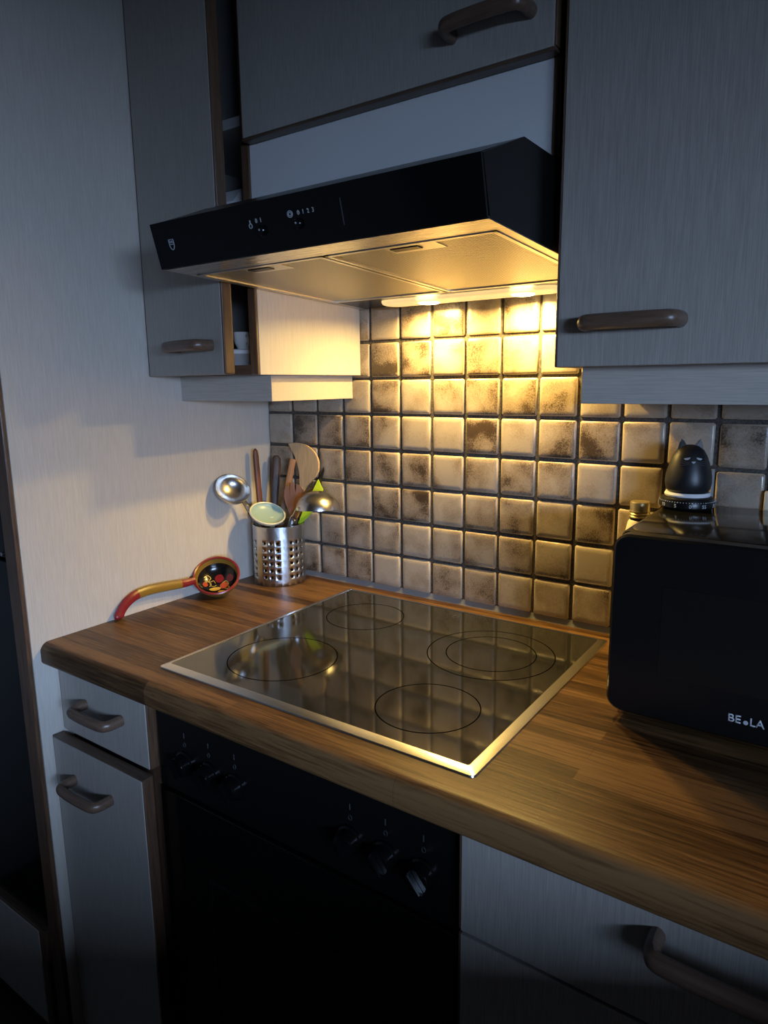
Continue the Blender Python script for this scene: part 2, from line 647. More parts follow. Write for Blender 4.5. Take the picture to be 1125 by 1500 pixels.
obj('hinge_pin', lathe([(0.05, 0), (0.05, 0.06), (0, 0.07)], (-0.66, YT - 0.02, 2.05), (0, -1, 0), 10), 'chrome', a)

# ------------------------------------------------------------------ base cabinets
def front(parent, name, x0, x1, yb, yf, z0, z1, topedge=False, left=True, right=True):
    """a laminate front with walnut edging on its vertical edges"""
    e = 0.05
    f = obj(name, bx((x0 + (e if left else 0), yf, z0), (x1 - (e if right else 0), yb, z1 - (0.02 if topedge else 0)), 0.012), 'lam', parent)
    if left: obj('edge_strip', bx((x0, yf + 0.012, z0), (x0 + e + 0.002, yb, z1), 0.03), 'edge', f)
    if right: obj('edge_strip', bx((x1 - e - 0.002, yf + 0.012, z0), (x1, yb, z1), 0.03), 'edge', f)
    if topedge: obj('edge_strip', bx((x0 + 0.02, yf + 0.012, z1 - 0.022), (x1 - 0.02, yb, z1 + 0.012), 0.008), 'edgex', f)
    return f


b = thing('base_cabinet', 'narrow base cabinet with one drawer above a pulled-out door', 'cabinet', U(1.7, -4, FLOOR))
obj('carcase', bx((-0.02, -7.4, FLOOR + 1.3), (3.45, -0.2, -0.68)), 'edge', b)
dr = front(b, 'drawer', 0.0, 3.43, -7.42, -7.68, -2.42, -0.72, right=True)
bow_handle(dr, 1.1, 2.5, -1.5, -7.68)
do = front(b, 'door', -0.02, 3.54, -7.70, -7.98, FLOOR + 1.3, -2.5, topedge=True)
bow_handle(do, 0.85, 2.3, -3.38, -7.98)
obj('plinth', bx((0, -7.0, FLOOR), (3.45, -6.8, FLOOR + 1.3)), 'blackp', b)

ov = thing('oven', 'black built-in oven with six rotary knobs under the hob', 'oven', U(7.3, -4, FLOOR))
obj('body', bx((3.52, -7.3, FLOOR + 1.3), (11.0, -0.3, -0.75)), 'blackp', ov)
cp = obj('control_panel', bx((3.56, -7.52, -2.75), (10.98, -7.3, -0.74), 0.02), 'blackm', ov)
od = obj('oven_door', bx((3.56, -7.56, FLOOR + 1.4), (10.98, -7.3, -2.82), 0.03), 'black', ov)
obj('door_window', bx((5.15, -7.585, -8.6), (9.9, -7.55, -4.5), 0.02), 'black', od)
fr = bmesh.new()
for lo_, hi_ in (((5.05, -7.6, -4.5), (10.0, -7.55, -4.44)), ((5.05, -7.6, -8.66), (10.0, -7.55, -8.6)), ((5.05, -7.6, -8.6), (5.15, -7.55, -4.5)), ((9.9, -7.6, -8.6), (10.0, -7.55, -4.5))):
    box(fr, lo_, hi_, 0.01)
obj('window_trim', fr, 'blackm', od)
for i, kx in enumerate((4.44, 5.19, 5.95, 8.83, 9.58, 10.33)):
    zk = -1.98
    kb = obj('knob', lathe([(0.0, 0), (0.27, 0), (0.27, 0.05), (0.235, 0.07), (0.22, 0.22), (0.20, 0.26), (0.0, 0.265)], (kx, -7.52, zk), (0, -1, 0), 24), 'black', ov)
    ang = -0.7
    dx, dz = math.sin(ang), math.cos(ang)
    obj('grip', slab([(kx - dx * .2 - dz * .04, -7.83, zk - dz * .2 + dx * .04), (kx - dx * .2 + dz * .04, -7.83, zk - dz * .2 - dx * .04),
                      (kx + dx * .2 + dz * .04, -7.83, zk + dz * .2 - dx * .04), (kx + dx * .2 - dz * .04, -7.83, zk + dz * .2 + dx * .04)], (0, 1, 0), 0.12, bev=0.02), 'black', kb)
    ring = [(kx + 0.035 * math.cos(q), -7.525, zk + 0.42 + 0.045 * math.sin(q)) for q in [2 * math.pi * s / 12 for s in range(13)]]
    obj('marking', stroke(ring, 0.014, (0, 1, 0)), 'markdim', cp)
    obj('marking', stroke([(kx + 0.0, -7.525, zk + 0.58), (kx + 0.0, -7.525, zk + 0.68)], 0.016, (0, 1, 0)), 'markdim', cp)

dc = thing('drawer_cabinet', 'wide base cabinet with a stack of drawers right of the oven', 'cabinet', U(14, -4, FLOOR))
obj('carcase', bx((11.06, -7.4, FLOOR + 1.3), (19.0, -0.2, -0.68)), 'edge', dc)
zt = -0.72
for hgt in (1.82, 3.0, 4.6):
    q = front(dc, 'drawer', 11.05, 18.95, -7.42, -7.68, zt - hgt, zt)
    bow_handle(q, 13.95, 15.9, zt - 0.46 if hgt < 2 else zt - 0.6, -7.68, r=0.125)
    zt -= hgt + 0.06
obj('plinth', bx((11.06, -7.0, FLOOR), (19.0, -6.8, FLOOR + 1.3)), 'blackp', dc)

# ------------------------------------------------------------------ hob
h = thing('hob', 'glass-ceramic hob with four zones and steel frame set in the worktop', 'hob', U(7.3, -3.95, -0.12))
X0, X1, Y0, Y1 = 3.50, 11.12, -7.34, -0.56
bm = bmesh.new()
def ring_pts(x0, x1, y0, y1, z, r, n=5):
    out = []
    for cx, cy, a0 in ((x1 - r, y1 - r, 0), (x0 + r, y1 - r, 90), (x0 + r, y0 + r, 180), (x1 - r, y0 + r, 270)):
        for i in range(n):
            a = math.radians(a0 + 90 * i / (n - 1))
            out.append(bm.verts.new(U(cx + r * math.cos(a), cy + r * math.sin(a), z)))
    return out
rs = [ring_pts(X0, X1, Y0, Y1, -0.118, 0.09), ring_pts(X0 + 0.01, X1 - 0.01, Y0 + 0.01, Y1 - 0.01, -0.09, 0.085),
      ring_pts(X0 + 0.16, X1 - 0.16, Y0 + 0.16, Y1 - 0.16, -0.045, 0.05), ring_pts(X0 + 0.185, X1 - 0.185, Y0 + 0.185, Y1 - 0.185, -0.045, 0.04),
      ring_pts(X0 + 0.19, X1 - 0.19, Y0 + 0.19, Y1 - 0.19, -0.08, 0.04)]
for A, B in zip(rs[:-1], rs[1:]):
    for i in range(len(A)): bm.faces.new((A[i], A[(i + 1) % len(A)], B[(i + 1) % len(A)], B[i]))
obj('steel_frame', bm, 'framesteel', h, smooth=25)
gl = obj('glass', bx((X0 + 0.18, Y0 + 0.18, -0.11), (X1 - 0.18, Y1 - 0.18, -0.056), 0.01), 'black', h)
M['hobglass'] = mat('hob_glass', (0.02, 0.02, 0.019), 0.07, **{'Specular IOR Level': 1.0})
gl.data.materials[0] = M['hobglass']
for cx, cy, r in ((9.36, -5.8, 0.98), (9.2, -2.85, 1.4), (9.2, -2.83, 0.99), (5.5, -5.57, 1.2), (5.4, -2.37, 1.0)):
    bm = bmesh.new()
    prof = [(r - 0.012, -0.0555), (r - 0.012, -0.0535), (r + 0.012, -0.0535), (r + 0.012, -0.0555), (r - 0.012, -0.0555)]
    obj('zone_ring', lathe(prof, (cx, cy, 0), (0, 0, 1), 72), 'ring', gl, smooth=0)


def emblem(o, right, up, nrm, s, m, parent):
    """small shield outline split by a bar"""
    o, r, u = Vector(o), Vector(right).normalized() * s, Vector(up).normalized() * s
    P = lambda x, y: o + r * x + u * y
    bm = stroke([P(-.5, .7), P(.5, .7), P(.5, -.2), P(.3, -.6), P(0, -.75), P(-.3, -.6), P(-.5, -.2), P(-.5, .7)], s * 0.09, nrm)
    stroke([P(-.5, 0.02), P(.5, 0.02)], s * 0.12, nrm, bm)
    stroke([P(-.3, .5), P(-.1, .25), P(.1, .5), P(.3, .25)], s * 0.08, nrm, bm)
    return obj('emblem', bm, m, parent, smooth=0)


emblem((7.4, -1.12, -0.054), (1, 0, 0), (0, 1, 0), (0, 0, 1), 0.17, 'markdim', gl)

# ------------------------------------------------------------------ wall cabinets
ul = thing('wall_cabinet', 'tall narrow wall cabinet with its door ajar beside the hood', 'cabinet', U(1.8, -2, 6.1))
obj('side_panel', bx((3.45, -4.05, 6.1), (3.68, -0.1, 19.5)), 'lamy', ul)
obj('front_edge', bx((3.44, -4.14, 6.1), (3.68, -4.05, 19.5), 0.03), 'edge', ul)
obj('left_side', bx((-0.03, -4.1, 6.1), (0.2, -0.1, 19.5)), 'inner', ul)
obj('back', bx((0.2, -0.25, 6.3), (3.45, -0.1, 19.5)), 'inner', ul)
obj('bottom', bx((0.2, -4.1, 6.1), (3.45, -0.2, 6.33)), 'edgex', ul)
obj('shelf', bx((0.2, -3.9, 8.8), (3.45, -0.2, 9.02)), 'inner', ul)
obj('shelf', bx((0.2, -3.9, 11.65), (3.45, -0.2, 11.87)), 'inner', ul)
TH = math.radians(10.2)
def TD(p):
    x, y, z = p
    y0 = -4.15
    return (x * math.cos(TH) + (y - y0) * math.sin(TH), y0 - x * math.sin(TH) + (y - y0) * math.cos(TH), z)
dl = obj('door', bx((0.07, -4.42, 6.1), (3.63, -4.15, 19.4), 0.015, T=TD), 'lam', ul)
obj('edge_strip', bx((3.62, -4.42, 6.1), (3.70, -4.15, 19.4), 0.04, T=TD), 'edge', dl)
obj('edge_strip', bx((0.02, -4.42, 6.1), (0.075, -4.15, 19.4), 0.02, T=TD), 'edge', dl)
bow_handle(dl, 1.72, 3.2, 6.76, -4.42, T=TD)
pm = obj('pelmet', bx((-0.03, -3.40, 5.45), (3.39, -0.1, 6.1), 0.01), 'lamh', ul)

oc = thing('hood_cabinet', 'cabinet above the hood with lift-up door and white panel', 'cabinet', U(7.3, -2, 9.6))
obj('carcase', bx((3.69, -4.0, 11.2), (10.88, -0.02, 19.5)), 'inner', oc)
fd = front(oc, 'door', 3.74, 10.90, -4.12, -4.40, 11.14, 19.4)
obj('edge_strip', bx((3.76, -4.39, 11.08), (10.88, -4.13, 11.14), 0.02), 'edgex', fd)
bow_handle(fd, 9.0, 10.45, 11.75, -4.40)
obj('white_panel', bx((3.69, -4.1, 9.57), (10.76, -3.9, 11.1), 0.0), 'white', oc)
obj('side_edge', bx((10.76, -4.13, 9.57), (10.90, -3.9, 19.4), 0.02), 'edge', oc)

ur = thing('wall_cabinet', 'wide wall cabinet with closed door above the microwave', 'cabinet', U(14.5, -2, 6.1))
obj('side_panel', bx((10.95, -4.05, 6.1), (11.18, -0.1, 19.5)), 'lamy', ur)
obj('front_edge', bx((10.93, -4.13, 6.1), (11.18, -4.05, 19.5), 0.03), 'edge', ur)
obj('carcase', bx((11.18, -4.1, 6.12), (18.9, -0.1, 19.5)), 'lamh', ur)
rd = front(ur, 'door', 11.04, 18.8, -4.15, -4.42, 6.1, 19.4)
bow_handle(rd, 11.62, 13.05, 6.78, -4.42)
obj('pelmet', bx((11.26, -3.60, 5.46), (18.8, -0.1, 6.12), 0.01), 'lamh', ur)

# things inside the left wall cabinet, seen through the gap
jar = thing('storage_tin', 'grey storage tin in the narrow wall cabinet', 'tin', U(2.35, -3.3, 6.33))
obj('tin_body', lathe([(0, 0), (0.42, 0), (0.42, 0.3), (0.0, 0.3)], (2.35, -3.3, 6.33), seg=24), 'inner', jar)
obj('lid', lathe([(0, 0.3), (0.44, 0.3), (0.44, 0.38), (0.4, 0.41), (0, 0.41)], (2.35, -3.3, 6.33), seg=24), 'white', jar)
cup = thing('cup', 'small white cup on the grey tin in the wall cabinet', 'cup', U(2.4, -3.3, 6.745))
obj('cup_body', lathe([(0, 0), (0.16, 0), (0.24, 0.16), (0.27, 0.42), (0.24, 0.42), (0.2, 0.16), (0, 0.06)], (2.4, -3.3, 6.745), seg=24), 'white', cup)
obj('ear', tube(curve([(2.6, -3.42, 7.08), (2.76, -3.5, 7.04), (2.76, -3.5, 6.9), (2.6, -3.4, 6.88)], 4), 0.035, 8), 'white', cup)
pk = thing('packet', 'white paper packet on a shelf of the narrow wall cabinet', 'packet', U(2.3, -3.3, 9.02))
obj('packet_body', bx((1.6, -3.7, 9.02), (2.7, -3.1, 10.2), 0.05), 'white', pk)
obj('folded_top', extr_x([(-3.7, 10.18), (-3.1, 10.18), (-3.38, 10.5), (-3.42, 10.5)], 1.62, 2.68), 'white', pk)

# ------------------------------------------------------------------ cooker hood
hd = thing('cooker_hood', 'black slanted cooker hood with lit lamp over the hob', 'cooker hood', U(7.28, -3, 7.9))
HX0, HX1 = 3.70, 10.87
zu = lambda y: 8.15 - 0.0375 * (y + 6.65)
prof = [(-6.65, zu(-6.65)), (-6.87, 8.96), (-5.5, 9.5), (-0.1, 9.55), (-0.1, zu(-0.1) + 0.10), (-6.0, zu(-6.0) + 0.10), (-6.02, zu(-6.02))]
obj('canopy', extr_x(prof, HX0 + 0.06, HX1 - 0.06), 'blackm', hd, smooth=20)
sp = [(-6.6, zu(-6.6)), (-6.85, 8.955), (-5.5, 9.505), (-0.1, 9.555), (-0.1, zu(-0.1))]
for xa, xb in ((HX0, HX0 + 0.065), (HX1 - 0.065, HX1)):
    obj('side_cheek', extr_x(sp, xa, xb), 'blackm', hd, smooth=20)
nf = Vector((0, -0.966, -0.259)).normalized()          # front face normal
FP = lambda x, s: Vector((x, -6.65 - 0.22 * s, 8.15 + 0.81 * s)) + nf * 0.03
fp = bmesh.new()
slab([FP(HX0, 0.0), FP(HX1, 0.0), FP(HX1, 1.0), FP(HX0, 1.0)], nf, 0.05, fp)
fg = obj('front_glass', fp, 'black', hd, smooth=20)
upf = Vector((0, -0.22, 0.81)).normalized()
on = lambda x, s: FP(x, s) + nf * 0.03
emblem(on(4.2, 0.5), (1, 0, 0), upf, nf, 0.13, 'mark', fg)
for kx in (6.61, 7.45):
    kb = obj('control_knob', lathe([(0, 0), (0.085, 0), (0.085, 0.05), (0.07, 0.07), (0, 0.075)], on(kx, 0.44), nf, 20), 'black', fg)
    obj('indicator', lathe([(0, 0), (0.018, 0), (0.018, 0.004), (0, 0.005)], on(kx, 0.46) + nf * 0.076, nf, 10), 'mark', kb)
bm = stroke([on(6.36, 0.60), on(6.36, 0.66)], 0.02, nf)
c_ = [on(6.36 + 0.035 * math.cos(q), 0.56 + 0.045 * math.sin(q)) for q in [2 * math.pi * s / 10 for s in range(11)]]
stroke(c_, 0.012, nf, bm)
obj('lamp_symbol', bm, 'mark', fg, smooth=0)
bm = bmesh.new()
for rr in (0.055, 0.03):
    stroke([on(7.30 + rr * math.cos(q), 0.64 + rr * 1.1 * math.sin(q)) for q in [2 * math.pi * s / 14 for s in range(15)]], 0.012, nf, bm)
obj('fan_symbol', bm, 'mark', fg, smooth=0)
obj('numerals', text_bm('0  1', 0.10, on(6.49, 0.60), (1, 0, 0), upf), 'mark', fg, smooth=0)
obj('numerals', text_bm('0  1  2  3', 0.10, on(7.46, 0.60), (1, 0, 0), upf), 'mark', fg, smooth=0)
obj('divider_line', stroke([on(8.38, 0.28), on(8.38, 0.74)], 0.014, nf), 'markdim', fg, smooth=0)
# underside
bm = extr_x([(-6.63, zu(-6.63) - 0.015), (-6.63, zu(-6.63) + 0.02), (-6.0, zu(-6.0) + 0.02), (-6.0, zu(-6.0) - 0.015)], HX0 + 0.01, HX1 - 0.01)
obj('front_trim', bm, 'steel', hd)
for xa, xb in ((HX0 + 0.01, HX0 + 0.2), (HX1 - 0.2, HX1 - 0.01)):
    obj('side_trim', extr_x([(-6.0, zu(-6.0) - 0.015), (-6.0, zu(-6.0) + 0.02), (-0.1, zu(-0.1) + 0.02), (-0.1, zu(-0.1) - 0.015)], xa, xb), 'alu', hd)
obj('back_trim', extr_x([(-1.45, zu(-1.45) - 0.01), (-1.45, zu(-1.45) + 0.05), (-0.1, zu(-0.1) + 0.05), (-0.1, zu(-0.1) - 0.01)], HX0 + 0.2, HX1 - 0.2), 'blackm', hd)
for xa, xb in ((3.9, 7.24), (7.30, 10.67)):
    f = obj('grease_filter', extr_x([(-5.9, zu(-5.9) + 0.0), (-5.9, zu(-5.9) + 0.08), (-1.55, zu(-1.55) + 0.08), (-1.55, zu(-1.55) + 0.0)], xa + 0.08, xb - 0.08), 'filter', hd)
    bm = bmesh.new()
    for (y0_, y1_, x0_, x1_) in ((-5.98, -5.88, xa, xb), (-1.57, -1.46, xa, xb), (-5.98, -1.46, xa, xa + 0.09), (-5.98, -1.46, xb - 0.09, xb)):
        extr_x([(y0_, zu(y0_) - 0.03), (y0_, zu(y0_) + 0.05), (y1_, zu(y1_) + 0.05), (y1_, zu(y1_) - 0.03)], x0_, x1_, bm)
    obj('filter_frame', bm, 'alu', f)
    xm = xa + (xb - xa) * 0.47
    obj('latch_plate', extr_x([(-5.86, zu(-5.86) - 0.012), (-5.86, zu(-5.86) + 0.02), (-5.42, zu(-5.42) + 0.02), (-5.42, zu(-5.42) - 0.012)], xm - 0.4, xm + 0.62), 'alu', f)
    obj('latch', extr_x([(-5.78, zu(-5.78) - 0.03), (-5.78, zu(-5.78)), (-5.60, zu(-5.60)), (-5.60, zu(-5.60) - 0.03)], xm - 0.3, xm + 0.25), 'blackp', f)
# lamp cover with two bulbs
lx0, lx1, lyc = 5.0, 9.78, -0.78
bm = bmesh.new()
outl = []
nseg = 10
hw = 0.42
for s in range(nseg + 1):
    a = math.pi / 2 + math.pi * s / nseg
    outl.append((lx0 + hw + hw * math.cos(a), lyc + hw * math.sin(a)))
for s in range(nseg + 1):
    a = -math.pi / 2 + math.pi * s / nseg
    outl.append((lx1 - hw + hw * math.cos(a), lyc + hw * math.sin(a)))
rr = []
for k_, dz in ((1.0, 0.0), (1.0, -0.04), (0.93, -0.085), (0.75, -0.11)):
    ring_ = []
    for x, y in outl:
        cx_ = min(max(x, lx0 + hw), lx1 - hw)
        ring_.append(bm.verts.new(U(cx_ + (x - cx_) * k_, lyc + (y - lyc) * k_, zu(lyc) + dz)))
    rr.append(ring_)
for A, B in zip(rr[:-1], rr[1:]):
    for i in range(len(A)): bm.faces.new((A[i], A[(i + 1) % len(A)], B[(i + 1) % len(A)], B[i]))
bm.faces.new(rr[-1])
lc = obj('lamp_cover', bm, 'cover', hd)
for kx in (6.35, 8.85):
    obj('bulb', lathe([(0, -0.15), (0.12, -0.147), (0.24, -0.13), (0.27, -0.105), (0, -0.10)], (kx, lyc, zu(lyc)), (0, 0, 1), 20), 'bulb', lc)
    pl = bpy.data.lights.new('hood_lamp', 'AREA')
    pl.shape = 'DISK'
    pl.size = 0.034
    pl.energy = 3.2
    pl.color = (1.0, 0.67, 0.19)
    po = bpy.data.objects.new('hood_lamp', pl)
    COL.objects.link(po)
    po.parent = lc
    po.location = U(kx, lyc, zu(lyc) - 0.165) - hd.location
    pl.spread = math.radians(170)

# ------------------------------------------------------------------ microwave
mw = thing('microwave', 'black microwave on the worktop with grey lettering on its door', 'microwave', U(15.1, -2.2, -0.12))
MX0, MX1, MYF, MYB, MZ0, MZ1 = 12.15, 18.1, -4.2, -0.45, 0.04, 3.28
M['mwtop'] = mat('gloss_black_lacquer', (0.008, 0.008, 0.008), 0.1)
obj('body', bx((MX0 + 0.02, MYF + 0.3, MZ0), (MX1 - 0.02, MYB, MZ1), 0.12, 3), 'mwtop', mw)
bm = bmesh.new()
r_ = 0.26
A, B, C2 = [], [], []
for cx, cz, a0 in ((MX1 - r_, MZ1 - r_, 0), (MX0 + r_, MZ1 - r_, 90), (MX0 + r_, MZ0 + r_, 180), (MX1 - r_, MZ0 + r_, 270)):
    for i in range(7):
        a = math.radians(a0 + 15 * i)
        ca, sa = math.cos(a), math.sin(a)
        A.append(bm.verts.new(U(cx + r_ * ca, MYF + 0.29, cz + r_ * sa)))
        B.append(bm.verts.new(U(cx + r_ * ca, MYF + 0.04, cz + r_ * sa)))
        C2.append(bm.verts.new(U(cx + (r_ - 0.04) * ca, MYF, cz + (r_ - 0.04) * sa)))
for P_, Q_ in ((A, B), (B, C2)):
    for i in range(len(P_)): bm.faces.new((P_[i], P_[(i + 1) % len(P_)], Q_[(i + 1) % len(P_)], Q_[i]))
bm.faces.new(C2)
bm.faces.new(A[::-1])
md = obj('door', bm, 'blackm', mw)
M['mwwin'] = mat('microwave_window', (0.009, 0.008, 0.007), 0.25, **{'Specular IOR Level': 0.25})
obj('window', bx((13.0, MYF - 0.006, 0.85), (16.3, MYF + 0.02, 2.45), 0.005), 'mwwin', md)
obj('lettering', text_bm('BE', 0.19, (14.13, MYF - 0.004, 0.36), (1, 0, 0), (0, 0, 1), width=1.0), 'mark', md, smooth=0)
obj('lettering', text_bm('LA', 0.19, (14.45, MYF - 0.004, 0.36), (1, 0, 0), (0, 0, 1), width=1.0), 'mark', md, smooth=0)
obj('lettering_dot', lathe([(0, 0), (0.036, 0), (0.036, 0.008), (0, 0.008)], (14.403, MYF, 0.392), (0, -1, 0), 16), 'mark', md, smooth=0)
for fx in (12.6, 17.6):
    for fy in (-3.5, -0.8):
        obj('foot', lathe([(0, 0), (0.16, 0), (0.14, 0.17), (0, 0.17)], (fx, fy, -0.12), seg=16), 'blackp', mw)

# ------------------------------------------------------------------ cat timer on the microwave
ct = thing('kitchen_timer', 'black cat-shaped kitchen timer standing on the microwave', 'timer', U(12.67, -0.98, MZ1))
cx, cy, cz = 12.67, -0.98, MZ1
M['catblack'] = mat('matt_black_cat', (0.012, 0.012, 0.013), 0.42)
db = obj('dial_base', lathe([(0, 0.0), (0.47, 0.0), (0.53, 0.05), (0.535, 0.13), (0.50, 0.22), (0.44, 0.26), (0, 0.26)], (cx, cy, cz), seg=48), 'blackm', ct)
obj('white_ring', lathe([(0, 0.255), (0.43, 0.255), (0.44, 0.29), (0.42, 0.335), (0, 0.335)], (cx, cy, cz), seg=48), 'white', ct)
cb = obj('cat_body', lathe([(0, 0.33), (0.37, 0.33), (0.42, 0.40), (0.445, 0.53), (0.44, 0.66), (0.41, 0.80), (0.37, 0.95), (0.32, 1.08), (0.255, 1.19), (0.16, 1.265), (0.08, 1.29), (0, 1.295)], (cx, cy, cz), seg=40), 'catblack', ct, smooth=60)
fa = math.radians(-68)
fd_ = Vector((math.cos(fa), math.sin(fa), 0))
fr_ = Vector((-fd_.y, fd_.x, 0))                       # to the right as seen from the front
cc = Vector((cx, cy, cz))
for s in (-1, 1):
    e0 = cc + fr_ * (0.15 * s) + Vector((0, 0, 1.17))
    bm = bmesh.new()
    tip = U(*(e0 + fr_ * (0.04 * s) + Vector((0, 0, 0.30))))
    base = [U(*(e0 + fr_ * a_ + fd_ * b_ + Vector((0, 0, c_)))) for a_, b_, c_ in ((-.12 * s, -.05, 0.05), (-.10 * s, .06, 0.05), (.11 * s, .06, -0.08), (.12 * s, -.05, -0.08))]
    vb = [bm.verts.new(v) for v in base]
    vt = bm.verts.new(tip)
    for i in range(4): bm.faces.new((vb[i], vb[(i + 1) % 4], vt))
    bm.faces.new(vb[::-1])
    bmesh.ops.bevel(bm, geom=bm.edges[:], offset=0.02 * S, segments=2, affect='EDGES')
    obj('ear', bm, 'catblack', cb)
def cat_pt(side, hgt, rad, lift=0.006):
    """point on the cat's surface at a sideways offset and height"""
    a = math.asin(max(-1, min(1, side / rad)))
    d_ = fd_ * math.cos(a) + fr_ * math.sin(a)
    return cc + d_ * (rad + lift) + Vector((0, 0, hgt)), d_
prof_c = [(0.33, 0.37), (0.40, 0.42), (0.53, 0.445), (0.66, 0.44), (0.80, 0.41), (0.95, 0.37), (1.08, 0.32), (1.19, 0.255)]
def rad_at(hh):
    for (h0, r0), (h1, r1) in zip(prof_c[:-1], prof_c[1:]):
        if h0 <= hh <= h1: return r0 + (r1 - r0) * (hh - h0) / (h1 - h0)
    return 0.3
for s in (-1, 1):
    pts = [cat_pt(0.11 * s + 0.055 * math.cos(q), 1.055 + 0.04 * math.sin(q) - 0.012 * s * math.cos(q), rad_at(1.05 + 0.02 * math.sin(q)))[0] for q in [math.pi * (1 + i / 8) for i in range(9)]]
    nn = cat_pt(0.105 * s, 1.05, rad_at(1.05))[1]
    obj('eye', slab(pts, nn, 0.012), 'mark', cb, smooth=0)
    bm = bmesh.new()
    for w_ in range(3):
        hh0, hh1 = 0.965 - 0.015 * w_, 0.99 - 0.05 * w_
        q_ = [cat_pt(s * t_, hh0 + (hh1 - hh0) * (t_ - 0.07) / 0.17, rad_at(hh0 + (hh1 - hh0) * (t_ - 0.07) / 0.17), 0.003)[0] for t_ in (0.07, 0.13, 0.19, 0.24)]
        tube(q_, 0.005, 5, bm)
    obj('whiskers', bm, 'markdim', cb)
pn = [cat_pt(a_, b_, rad_at(b_), 0.008)[0] for a_, b_ in ((-.04, .985), (.04, .985), (.02, .955), (0, .945), (-.02, .955))]
obj('nose', slab(pn, cat_pt(0, .97, rad_at(.97))[1] + Vector((0, 0, .3)), 0.014), 'mark', cb, smooth=0)
bm = bmesh.new()
for i in range(60):
    a = fa + 2 * math.pi * i / 60
    d_ = Vector((math.cos(a), math.sin(a), 0))
    up_ = Vector((-d_.y, d_.x, 0))
    p = cc + d_ * 0.527 + Vector((0, 0, 0.17))
    w_ = 0.012 if i % 5 else 0.024
    slab([p - up_ * w_ / 2 - Vector((0, 0, .007)), p + up_ * w_ / 2 - Vector((0, 0, .007)), p + up_ * w_ / 2 + Vector((0, 0, .007)), p - up_ * w_ / 2 + Vector((0, 0, .007))], d_, 0.02, bm)
obj('tick_marks', bm, 'mark', db, smooth=0)
for i, s_ in enumerate(('0', '5', '10', '15', '20', '25', '30', '35', '40', '45', '50', '55')):
    a = fa - 2 * math.pi * i / 12 - 0.06
    d_ = Vector((math.cos(a), math.sin(a), 0))
    rt = Vector((-d_.y, d_.x, 0))
    obj('numeral', text_bm(s_, 0.10, cc + d_ * 0.538 + Vector((0, 0, 0.065)) - rt * 0.03 * len(s_), rt, (0, 0, 1), 0.0003), 'mark', db, smooth=0)

# bottles behind the microwave
M['cream'] = mat('cream_plastic', (0.75, 0.68, 0.52), 0.4)
M['gold'] = mat('gold_cap', (0.62, 0.50, 0.26), 0.35, 0.9)
bt = thing('bottle', 'cream bottle with ribbed gold screw cap behind the microwave', 'bottle', U(11.63, -0.5, -0.12))
obj('bottle_body', lathe([(0, 0), (0.30, 0), (0.32, 0.1), (0.32, 2.3), (0.30, 2.6), (0.24, 2.9), (0.21, 2.95), (0, 2.95)], (11.63, -0.5, -0.12), seg=32), 'cream', bt)
obj('neck_seal', lathe([(0.2, 2.95), (0.2, 3.02), (0, 3.02)], (11.63, -0.5, -0.12), seg=32), 'blackp', bt)
obj('cap', lathe([(0, 3.0), (0.21, 3.0), (0.225, 3.03), (0.205, 3.06), (0.225, 3.09), (0.205, 3.12), (0.225, 3.15), (0.21, 3.19), (0.215, 3.33), (0.20, 3.36), (0, 3.36)], (11.63, -0.5, -0.12), seg=32), 'gold', bt)
b2 = thing('bottle', 'cream cone-shouldered bottle between the microwave and the tiles', 'bottle', U(12.2, -0.27, -0.12))
obj('bottle_body', lathe([(0, 0), (0.15, 0), (0.16, 0.05), (0.16, 2.95), (0.15, 3.02), (0.06, 3.36), (0.055, 3.44), (0, 3.44)], (12.2, -0.27, -0.12), seg=32), 'cream', b2)
obj('cap', lathe([(0, 3.42), (0.065, 3.42), (0.065, 3.52), (0, 3.53)], (12.2, -0.27, -0.12), seg=20), 'white', b2)
cbz = tag(obj('power_cord', tube(curve([(12.98, -0.13, 4.0), (12.985, -0.14, 3.6), (13.0, -0.14, 2.0), (13.2, -0.15, 0.6), (13.6, -0.17, 0.0)], 6), 0.045, 8), 'sealant'), 'grey power cord hanging on the tiles behind the cat timer', 'cord')
sk = thing('wall_socket', 'pale plug adapter on the tiles behind the microwave', 'socket', U(14.3, -0.1, 3.4))
obj('socket_plate', bx((13.98, -0.2, 3.12), (14.9, -0.1, 3.62), 0.04), 'cream', sk)
obj('socket_hole', lathe([(0, 0), (0.16, 0), (0.16, 0.01), (0, 0.01)], (14.44, -0.2, 3.37), (0, -1, 0), 20), 'dark', sk)

